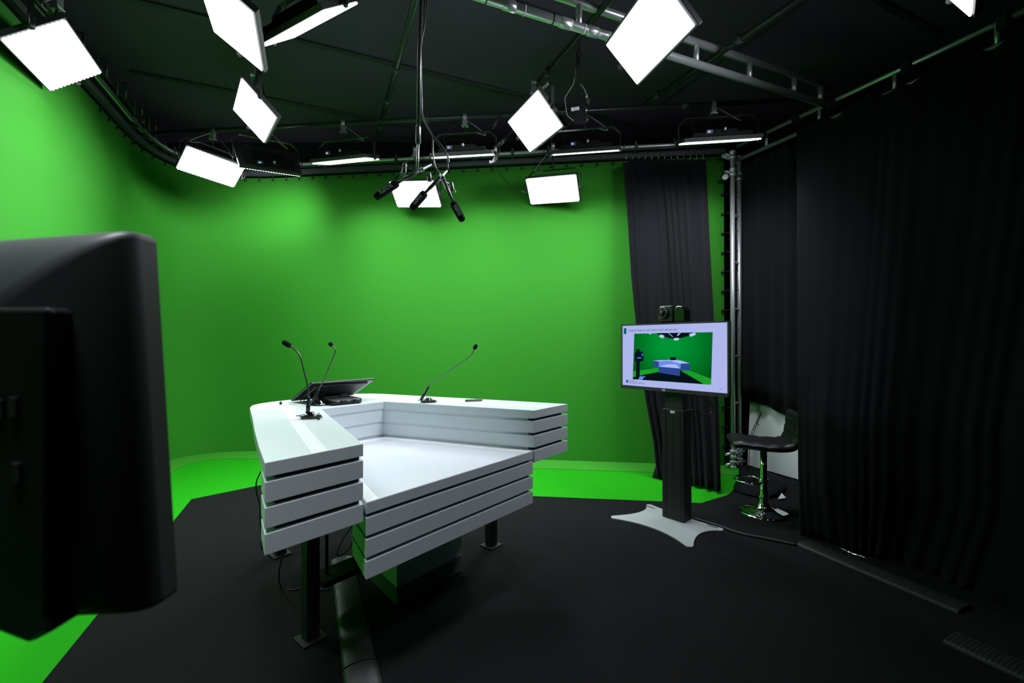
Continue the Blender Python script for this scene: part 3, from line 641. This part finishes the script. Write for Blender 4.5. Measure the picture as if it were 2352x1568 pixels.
def horn(a, r=.03, n=5):
    c = a * (1 - r / a.length); th = math.atan2(a.y, a.x)
    return [(c.x + r * math.cos(th + q), c.y + r * math.sin(th + q)) for q in [(-1.2 + 2.4 * i / n) for i in range(n + 1)]]
order = sorted([hornA, hornB, hornC, hornD], key=lambda p: math.atan2(p.y, p.x)); pts = []
for i in range(4):
    a, b_ = order[i], order[(i + 1) % 4]; h0 = horn(a); h1 = horn(b_)
    pts += h0; pts += edgepts(Vector((*h0[-1], 0)), Vector((*h1[0], 0)), .42)
o = MB().prism(pts, 0, .012).build('floor_plate', M['plate'], ks, bevel=.003)
for sx in (-1, 1):
    m = MB(); q = []
    for i in range(9): th = math.pi / 2 + math.pi * i / 8; q.append((sx * .27 - .035 + .008 * math.cos(th), .05 + .008 * math.sin(th)))
    for i in range(9): th = -math.pi / 2 + math.pi * i / 8; q.append((sx * .27 + .035 + .008 * math.cos(th), .05 + .008 * math.sin(th)))
    m.prism(q, .012, .0128).build('handle_slot', M['black'], ks)
cw, cd_ = (st[1] - st[0]).length, (st[2] - st[1]).length
MB().box((0, 0, .012 + .448), (cw, cd_, .896)).build('outer_column', M['black'], ks, bevel=.008)
MB().box((0, 0, 1.05), (cw - .035, cd_ - .03, .5)).build('inner_column', M['satin'], ks, bevel=.005)
m = MB()
for x in (-.068, -.06, .0, .06, .068): m.box((x, -cd_ / 2 - .001, .46), (.0022, .004, .88))
m.build('column_groove', M['trim'], ks)
MB().box((-.001, -cd_ / 2 - .002, .885), (.04, .004, .02)).build('white_badge', M['label'], ks, bevel=.002)
tvc = (tvL + tvR) / 2; tvz = 1.336
MB().box((0, -.045, 1.28), (.26, .06, .22)).build('mount_bracket', M['black'], ks)
tv = thing('display_screen', 'flat screen with a slide of the same green studio, on the column stand', 'screen', (tvc.x, tvc.y, tvz), tv_ang)
TW, TH = .914, .554
MB().box((0, .028, 0), (TW, .035, TH)).build('housing', M['satin'], tv, bevel=.006)
b = MB(); bz = .012
b.prism([(-TW / 2, -TH / 2), (TW / 2, -TH / 2), (TW / 2, -TH / 2 + .028), (-TW / 2, -TH / 2 + .028)], 0, .012, 'y')
b.prism([(-TW / 2, TH / 2 - bz), (TW / 2, TH / 2 - bz), (TW / 2, TH / 2), (-TW / 2, TH / 2)], 0, .012, 'y')
for s in (-1, 1): b.prism([(s * TW / 2, -TH / 2), (s * (TW / 2 - bz), -TH / 2), (s * (TW / 2 - bz), TH / 2), (s * TW / 2, TH / 2)], 0, .012, 'y')
b.build('bezel', M['trim'], tv)
SW, SH = TW - 2 * bz, TH - bz - .028; sz0 = -TH / 2 + .028
# slide: u across 0..1, v down 0..1
def S(u, v, d=0): return ((u - .5) * SW, .006 - d * .00025, sz0 + (1 - v) * SH)
b = MB(); b.quadp(S(0, 0), S(1, 0), S(1, 1), S(0, 1)); b.build('screen', M['s_bg'], tv)
def sz(x, y):
    t = (x - 118) / 1642; tp = 395 - 50 * t; bt_ = 1332 + 138 * t
    return .985 * t + .06 * t * (1 - t) + .006, (y - tp) / (bt_ - tp)
b = MB(); names = []
def poly(mt, pts, d=2):
    if mt not in names: names.append(mt)
    b.mi = names.index(mt); b.face([b.v(S(*sz(*p), d)) for p in pts])
PX = [(317, 518), (1565, 498), (1540, 1335), (290, 1245)]
poly('s_green', PX, 1)
poly('s_green2', [(300, 1118), (730, 1065), (730, 1130), (400, 1190), (295, 1215)], 2)
poly('s_black', [(292, 1218), (400, 1188), (730, 1130), (1100, 1128), (1430, 1322), (290, 1245)], 2)
poly('s_green2', [(1095, 1110), (1225, 1112), (1542, 1240), (1540, 1335), (1430, 1322)], 2.2)
poly('s_black', [(690, 510), (1300, 502), (1200, 560), (1090, 590), (960, 600), (880, 585), (740, 540)], 2)
for q in ([(735, 565), (765, 530), (828, 552), (798, 597)], [(972, 592), (1055, 586), (1052, 626), (985, 628)], [(1210, 530), (1300, 501), (1318, 537), (1240, 572)], [(556, 517), (612, 515), (600, 532)], [(1022, 562), (1045, 520), (1088, 506), (1060, 540)]): poly('s_lamp', q, 3)
poly('s_lamp', [(890, 515), (900, 513), (965, 568), (955, 572)], 3)
poly('s_desk', [(640, 950), (735, 965), (735, 1060), (640, 1045)], 3)
poly('s_desk', [(1085, 1000), (1222, 995), (1220, 1115), (1085, 1100)], 3)
poly('s_desk', [(732, 1045), (1075, 1078), (1070, 1195), (735, 1140)], 3)
poly('s_desk2', [(640, 948), (880, 938), (1050, 940), (1222, 993), (1085, 998), (895, 952), (735, 962)], 3.2)
poly('s_mid', [(730, 962), (895, 952), (1085, 998), (1080, 1075), (1010, 1010), (890, 1008), (732, 1045)], 3)
poly('s_desk2', [(732, 1045), (890, 1008), (1010, 1012), (1075, 1076)], 3.4)
for k in range(3):
    poly('s_line', [(640, 972 + 24 * k), (733, 985 + 24 * k), (733, 989 + 24 * k), (640, 976 + 24 * k)], 4)
    poly('s_line', [(1087, 1024 + 26 * k), (1220, 1022 + 28 * k), (1220, 1027 + 28 * k), (1087, 1029 + 26 * k)], 4)
    poly('s_line', [(735, 1066 + 25 * k), (1073, 1103 + 28 * k), (1073, 1108 + 28 * k), (735, 1071 + 25 * k)], 4)
poly('s_black', [(918, 898), (1012, 895), (1010, 942), (922, 946)], 4)
for q in ([(768, 872), (773, 874), (872, 942), (866, 946)], [(1080, 880), (1085, 884), (1044, 958), (1038, 956)], [(876, 510), (884, 510), (884, 580), (874, 580)], [(876, 575), (884, 578), (842, 634), (834, 630)], [(886, 572), (892, 570), (912, 626), (904, 628)]): poly('s_line', q, 4)
poly('s_black', [(738, 1142), (765, 1146), (765, 1215), (742, 1212)], 3); poly('s_black', [(1072, 1105), (1096, 1108), (1092, 1275), (1070, 1270)], 3)
poly('s_black', [(352, 770), (405, 762), (410, 800), (475, 812), (475, 955), (412, 965), (410, 1235), (345, 1220), (352, 965), (325, 955), (330, 820), (355, 810)], 3)
poly('s_blue', [(365, 890), (440, 892), (440, 918), (362, 918)], 4); poly('s_blue', [(440, 835), (472, 835), (470, 870), (438, 875)], 4)
poly('s_mid', [(412, 1198), (518, 1203), (478, 1225), (455, 1252), (383, 1246), (402, 1225)], 4)
poly('s_teal', [(133, 432), (178, 430), (176, 522), (131, 524)], 2)
lgp = []
for i in range(12): th = 2 * math.pi * i / 12; lgp.append((190 + 19 * math.cos(th), 1277 + 25 * math.sin(th)))
poly('s_navy', lgp, 2); poly('s_green2', [lgp[i] for i in (10, 11, 0, 1, 2)], 3)
b.build('slide_picture', [M[n] for n in names], tv)
def stext(body, x, y, size, m, name, sx=1):
    p = Vector(S(*sz(x, y), 3)); text(body, size, name, M[m], tv, Matrix.Translation(p) @ Matrix.Rotation(math.radians(90), 4, 'X') @ Matrix.Diagonal((sx, 1, 1, 1)), depth=.0001)
stext('COMPANY WEBCAST: NEW PARIS STUDIO VIRTUAL VISIT', 205, 487, .0235, 's_txt', 'slide_title', .745)
stext('EURONEXT', 218, 1276, .017, 's_teal', 'slide_logo_text', .82); stext('CORPORATE SERVICES', 218, 1304, .017, 's_teal', 'slide_logo_text', .9)
stext('19', 1655, 1418, .017, 's_txt', 'slide_number')
text('LG', .02, 'maker_mark', M['lgmark'], tv, Matrix.Translation((-.065, -.001, -TH / 2 + .007)) @ Matrix.Rotation(math.radians(90), 4, 'X'), bold=.0006)
# conference camera on top
pc = thing('conference_camera', 'black pan and tilt camera sitting on top of the screen', 'camera', (tvc.x + .02, tvc.y + .03, tvz + TH / 2), tv_ang)
MB().box((.03, .035, .004), (.22, .09, .008)).build('shelf', M['black'], pc, bevel=.002)
m = MB(); q = [(-.10, .008), (-.10, .10), (-.085, .128), (-.06, .14), (.03, .14), (.03, .008)]
m.prism(q, -.03, .075, 'y'); m.build('head', M['plastic'], pc, bevel=.01, seg=3)
m = MB(); q = [(.035, .008), (.035, .10), (.05, .125), (.075, .136), (.105, .130), (.125, .10), (.13, .008)]
m.prism(q, -.02, .075, 'y'); m.build('side_arm', M['gloss'], pc, bevel=.008, seg=3)
MB().lathe([(.044, 0), (.046, .006), (.046, .02), (.040, .028), (.037, .022), (.034, .022)], (-.045, -.028, .078), (-.15, -1, 0), 28).build('lens_barrel', M['plastic'], pc)
MB().sphere((-.047, -.034, .078), .033, 20).build('lens_glass', M['gloss'], pc)
MB().box((-.058, -.032, .132), (.038, .004, .010)).build('status_lamp', M['label'], pc, bevel=.001)
fc([onz(1592, 1190, .016), onz(1640, 1203, .016), onz(1700, 1224, .014), onz(1760, 1236, .014), onz(1828, 1250, .014)], .012, 'thick black cable from the display stand across the carpet to the right duct')
cq = [at(1588, 905, 3.75), at(1620, 915, 3.8), at(1637, 935, 3.8), at(1632, 948, 3.8), at(1612, 952, 3.75), at(1590, 940, 3.65)]
fc(cq, .006, 'black cable loop hanging behind the display column')

# ------------------------------------------------------------------ bar stools
def stool(loc, rz, label):
    t = thing('bar_stool', label, 'stool', loc, rz, 'bar stools with chrome bases')   # faces +x
    MB().lathe([(.193, 0), (.193, .006), (.18, .014), (.14, .022), (.09, .034), (.055, .055), (.036, .085), (.031, .11), (.031, .125)], (0, 0, 0), n=48).build('base', M['chrome'], t)
    MB().lathe([(.036, .12), (.038, .13), (.034, .15), (.029, .155), (.029, .36), (.026, .365), (.026, .55)], (0, 0, 0), n=28).build('column', M['chrome'], t)
    rg = [Vector((.115 + .105 * math.cos(q), .125 * math.sin(q), .27)) for q in [2 * math.pi * i / 28 for i in range(29)]]
    m = MB(); m.tube(rg, .0085, 10, caps=False); m.lathe([(.03, -.02), (.036, -.018), (.036, .018), (.03, .02)], (0, 0, .27), n=20); m.build('foot_ring', M['chrome'], t)
    MB().box((0, 0, .555), (.18, .16, .02)).build('seat_plate', M['black'], t, bevel=.003)
    MB().tube([(.0, -.05, .545), (.04, -.19, .53), (.05, -.23, .525)], .005, 8).build('height_lever', M['chrome'], t)
    # one padded shell: seat curving up into the low back
    prof = [(.245, .592), (.225, .612), (.12, .608), (0, .60), (-.12, .602), (-.185, .622), (-.215, .67), (-.228, .75), (-.236, .83), (-.240, .872)]
    th = .056
    b = MB(); P = [Vector((x, 0, z)) for x, z in prof]; P = smooth([p - Vector((0, 0, .012)) if p.z < .63 else p for p in P], 4); N = len(P); nw = 17; top, bot = [], []
    for i, p in enumerate(P):
        d = (P[min(i + 1, N - 1)] - P[max(i - 1, 0)]).normalized(); nn = Vector((d.z, 0, -d.x)); 
        if nn.z < 0 and i < N / 2: nn = -nn
        if i >= N / 2 and nn.x < 0: nn = -nn
        f = i / (N - 1); hw = .205 - .012 * f
        rt_, rb = [], []
        e = min(1, min(i, N - 1 - i) / 2.5 + .15)
        for j in range(nw):
            y = -hw + 2 * hw * j / (nw - 1); ee = min(1, min(j, nw - 1 - j) / 2 + .15)
            seam = min(abs(((f * 9) % 1) - .5) * 2, 1); s2 = abs(((y / hw * 1.5 + 1.5) % 1) - .5) * 2
            puff = (1 - max(0, 1 - (1 - seam) * 6) * 0.0)
            k = th * .62 * (e * ee) ** .5 - .006 * max(0, s2 - .8) * 5 - .006 * max(0, seam - .8) * 5
            rt_.append(b.v(p + nn * k + Vector((0, y, 0)))); rb.append(b.v(p - nn * th * .62 * (e * ee) ** .5 + Vector((0, y, 0))))
        top.append(rt_); bot.append(rb)
    for i in range(N - 1):
        for j in range(nw - 1):
            for q in ([top[i][j], top[i + 1][j], top[i + 1][j + 1], top[i][j + 1]], [bot[i][j], bot[i][j + 1], bot[i + 1][j + 1], bot[i + 1][j]]):
                f = b.face(q)
                if f: f.smooth = True
        for j in (0, nw - 1): b.face([top[i][j], top[i + 1][j], bot[i + 1][j], bot[i][j]])
    for i in (0, N - 1):
        for j in range(nw - 1): b.face([top[i][j], top[i][j + 1], bot[i][j + 1], bot[i][j]])
    b.build('padded_seat_shell', M['leather'], t)
    return t
s1_ = stool((2.145, 3.735, .007), math.radians(162), 'black padded bar stool with low back on a chrome pedestal, right of the screen')
dup(s1_, (2.50, 3.08, .007), math.radians(-40), 'second bar stool hidden under the right curtain, only its chrome base rim showing')

# ------------------------------------------------------------------ curtains
def grid(rows, m, name, parent, th=.004, off=(0, 0, 0)):
    b = MB(off); V = [[b.v(p) for p in r] for r in rows]
    for a, c in zip(V, V[1:]):
        for i in range(len(a) - 1):
            f = b.face([a[i], a[i + 1], c[i + 1], c[i]])
            if f: f.smooth = True
    o = b.build(name, m, parent)
    s = o.modifiers.new('thickness', 'SOLIDIFY'); s.thickness = th
    return o
def interp(tab, x):
    if x <= tab[0][0]: return tab[0][1]
    for (a, b), (c, d) in zip(tab, tab[1:]):
        if x <= c: return b + (d - b) * (x - a) / (c - a)
    return tab[-1][1]
# curtain in front of the green screen
ct = thing('stage_curtain', 'black pleated curtain bunched in front of the green screen', 'curtain', (2.0, 5.1, 0))
Lt = [(0, 1512), (.12, 1506), (.40, 1500), (.85, 1482), (1.4, 1466), (2.2, 1450), (3.0, 1440), (3.62, 1430)]
Rt = [(0, 1655), (.4, 1653), (.9, 1650), (1.7, 1640), (2.6, 1631), (3.62, 1622)]
rows = []
for i in range(41):
    z = 3.60 * (1 - i / 40) + .03 * (i / 40); row = []
    for j in range(121):
        s = j / 120; xl, xr = interp(Lt, z), interp(Rt, z); px = xl + (xr - xl) * s
        Yd = 5.11 - (1 - z / 3.62) ** 1.4 * (.42 + .46 * s)
        fold = math.sin(s * 2 * math.pi * 9 + 1.3 * math.sin(z * .9 + s * 7) + 2.2 * math.sin(s * 11)) * .55 + .3 * math.sin(s * 2 * math.pi * 5.3 + z * .8)
        amp = .022 + .028 * (1 - z / 3.6)
        zz = z - (.05 * max(0, 1 - s * 8) if i == 0 else 0)
        if i == 0: zz = z - .012 * abs(math.sin(s * math.pi * 12)) - .05 * max(0, 1 - s * 9)
        row.append(at(px, 0, Yd - amp * fold - amp * .8).xy[:] + (zz,))
    rows.append(row)
grid(rows, M['cloth'], 'cloth', ct, off=ct.location)
for j in range(13):
    s = (j + .5) / 13; p = at(1430 + 192 * s, 0, 5.07)
    m = MB(ct.location); m.tube([(p.x, p.y, 3.585), (p.x + .012, p.y, 3.61), (p.x, p.y, 3.635), (p.x, p.y + .02, 3.67)], .004, 6); m.build('hook', M['steel'], ct)
fl = MB(ct.location); a = [at(1498, 1096, 4.72), at(1512, 1050, 4.78), at(1524, 1040, 4.72), at(1524, 1106, 4.62)]
grid([[a[1], a[2]], [a[0], a[3]]], M['cloth'], 'hem_corner', ct, off=ct.location)
# far side curtain (flat) between pillar and the near one
cf = thing('side_curtain', 'flat black curtain hanging between the aluminium pillar and the stool', 'curtain', Rp(4.8, 0))
rows = []
for i in range(13):
    row = []
    for j in range(61):
        s = j / 60; Yd = 5.20 - 1.0 * s; p = Rp(Yd, 0); hem = .73 - .05 * s + .05 * math.sin(s * 7)
        z = 3.57 + (hem - 3.57) * i / 12; f = .012 * math.sin(s * 40) + .008 * math.sin(s * 17 + 1)
        row.append((p.x + .10 + f, p.y + .05 + f * .4, z))
    rows.append(row)
grid(rows, M['cloth'], 'cloth', cf, off=cf.location)
# near side curtain
cn = thing('side_curtain', 'wide black curtain filling the right side, draped over a stored stool', 'curtain', (2.6, 3.0, 0))
top = [(2.93, 4.45), (3.10, 4.06), (3.26, 3.70), (3.45, 3.26), (3.62, 2.87), (3.9, 2.2), (4.2, 1.2), (4.3, 0)]
mid = [(2.10, 3.21), (2.13, 2.97), (2.28, 2.79), (2.52, 2.67), (2.70, 2.42), (2.8, 1.8), (3.1, 1.0), (3.5, 0)]
bot = [(2.17, 3.30), (2.31, 3.14), (2.43, 3.00), (2.58, 2.86), (2.68, 2.55), (2.8, 1.8), (3.1, 1.0), (3.5, 0)]
def along(P, s):
    x = s * (len(P) - 1); i = min(int(x), len(P) - 2); f = x - i; return Vector(P[i]).lerp(Vector(P[i + 1]), f)
rows = []
for i in range(41):
    f = i / 40; row = []
    for j in range(301):
        s = j / 300; z = (3.60 + .028 * math.sin(s * 37) + .02 * math.sin(s * 91)) * (1 - f) + .012 * f
        a, m_, b_ = along(top, s) + Vector((-.045, -.03)), along(mid, s), along(bot, s)
        if z > .93: q = max(0, (3.57 - z)) / (3.57 - .93); p = a.lerp(m_, q ** 1.15)
        else: q = max(0, (.52 - z) / .52); p = m_.lerp(b_, q)
        fo_ = math.sin(s * 150 + 2 * math.sin(s * 23)) * .5 + .5 * math.sin(s * 61 + z * .5)
        amp = .010 + .014 * abs(f - .5)
        n2 = Vector((-.8, -.6)); p = p + n2 * amp * fo_ * (.35 + .65 * s if s < .25 else 1)
        row.append((p.x, p.y, z))
    rows.append(row)
grid(rows, M['cloth'], 'cloth', cn, off=cn.location)
# pale sheet leaning on the wall behind the stool, black bundle in front
ps = thing('pale_panel', 'pale grey-white panel standing behind the bar stool under the curtain hem', 'panel', Rp(4.75, 0))
b = MB(ps.location); a, c = Rp(5.1, 0), Rp(4.42, 0); n2 = Vector((.12, .05, 0))
q = [a + n2, c + n2]; b.face([b.v(q[0] + Vector((0, 0, .02))), b.v(q[1] + Vector((0, 0, .02))), b.v(q[1] + Vector((.04, .02, .78))), b.v(q[0] + Vector((.04, .02, .78)))])
o = b.build('sheet', M['paper'], ps); s = o.modifiers.new('thickness', 'SOLIDIFY'); s.thickness = .01
cs = thing('folded_stand', 'thin black folded stand leaning behind the bar stool', 'stand', onz(1718, 1060))
for q in (0, 5): MB(cs.location).tube([at(1722 + q, 1000, 4.62), at(1744 + q * .6, 953, 4.62), at(1748 + q * .3, 946, 4.62)], .004, 8).build('rod', M['black'], cs)
MB(cs.location).tube([at(1724, 1000, 4.62), Vector((at(1716, 1090, 4.62).x, 4.62, .01))], .004, 8).build('rod', M['black'], cs)
MB(cs.location).tube([at(1738, 968, 4.62), at(1743, 976, 4.60)], .004, 6).build('clip', M['black'], cs)
bd = thing('cloth_bundle', 'crumpled black cloth heaped on the floor around the pillar foot', 'cloth', onz(1740, 1120))
b = MB(bd.location)
pts = [onz(1686, 1122), onz(1676, 1128), onz(1712, 1142), onz(1760, 1150), onz(1800, 1142), onz(1812, 1118), onz(1770, 1096), onz(1712, 1076)]
cen = sum(pts, Vector()) / len(pts); rings = []
for k, (sc, h_) in enumerate(((1, .010), (.97, .035), (.88, .06), (.65, .08), (.35, .085), (.02, .09))):
    rings.append([b.v(Vector((cen.x + (p.x - cen.x) * sc * (1 + .05 * math.sin(5 * i + k)), cen.y + (p.y - cen.y) * sc, h_ * (1.3 - .6 * (i in (1, 2, 3))) + .015 * math.sin(3 * i + 2 * k) * (k > 0)))) for i, p in enumerate(pts)])
for a, c in zip(rings, rings[1:]):
    for i in range(8):
        f = b.face([a[i], a[(i + 1) % 8], c[(i + 1) % 8], c[i]])
        if f: f.smooth = True
b.face(rings[-1]); b.face(rings[0][::-1]); o = b.build('cloth', M['cloth'], bd); s = o.modifiers.new('sub', 'SUBSURF'); s.levels = s.render_levels = 2
for (x, y) in ((1793, 1140), (1738, 1115)):
    p = onz(x, y, .03); m = MB(bd.location); m.face([m.v(p + Vector(q)) for q in ((-.05, -.03, -.012), (.04, -.01, -.01), (.03, .04, .02))]); o = m.build('white_scrap', M['paper'], bd); s = o.modifiers.new('thickness', 'SOLIDIFY'); s.thickness = .004

# ------------------------------------------------------------------ out-of-focus monitor close to the lens
fm = thing('foreground_monitor', 'large out-of-focus black monitor seen from behind in the left foreground', 'monitor', (-1.05, .80, .0))
O = Vector(fm.location); rc = Vector((-1.05, .72, 1.335))
Rz = Matrix.Translation(rc) @ Matrix.Rotation(math.radians(-3.7), 4, 'Y') @ Matrix.Rotation(math.radians(-2), 4, 'Z') @ Matrix.Translation(-rc)
b = MB(O); b.T = Rz
x0, x1, z0, z1, yb = -1.575, -.580, 1.000, 1.600, .72
def rr(x0, x1, z0, z1, r, n=5):
    out = []
    for cx_, cz_, a0 in ((x1 - r, z1 - r, 0), (x0 + r, z1 - r, 90), (x0 + r, z0 + r, 180), (x1 - r, z0 + r, 270)):
        for i in range(n + 1): a = math.radians(a0 + 90 * i / n); out.append((cx_ + r * math.cos(a), cz_ + r * math.sin(a)))
    return out
rings = [[b.v((x, yb + .03, z)) for x, z in rr(x0, x1, z0, z1, .012)]]
for q in range(11):
    th = math.pi / 2 * q / 10; k = 1 - math.cos(th); rings.append([b.v((x, yb - .085 * math.sin(th), z)) for x, z in rr(x0 + .22 * k, x1 - .20 * k, z0 + .10 * k, z1 - .15 * k, .012 + .01 * k)])
N = len(rings[0])
for A, B in zip(rings, rings[1:]):
    for i in range(N):
        f = b.face([A[i], A[(i + 1) % N], B[(i + 1) % N], B[i]])
        if f and A is not rings[0]: f.smooth = True
A, C = rings[0], rings[-1]
b.face(A); b.face(C[::-1]); b.build('back_housing', M['case'], fm)
b = MB(O); b.T = Rz; b.box(((x0 + x1) / 2, yb + .032, (z0 + z1) / 2), (x1 - x0 - .03, .004, z1 - z0 - .03)); b.build('screen', M['gloss'], fm)
b = MB(O); Yp = .612
q = [((px - CX) / F * (Yp + (.05 if px > 150 else .0)), H - (py - CY) / F * (Yp if py > 900 else Yp + .05)) for px, py in ((190, 712), (190, 1412), (120, 1450), (66, 1478), (0, 1452), (-160, 1400), (-300, 1400), (-300, 712))]
b.prism(q, Yp, Yp + .05, 'y'); b.build('mount_housing', M['plastic'], fm, bevel=.006)
MB(O).tube([(-.93, .68, .03), (-.93, .68, 1.3)], .028, 16).build('stand_pole', M['black'], fm)
MB(O).lathe([(.22, 0), (.22, .015), (.05, .03), (.035, .06)], (-.93, .68, .008), n=32).build('stand_base', M['black'], fm)
m = MB(O); 
for (px, py) in ((32, 935), (0, 940), (40, 1085)): m.box(at(px, py, Yp - .001), (.010, .004, .028))
m.build('port', M['satin'], fm)
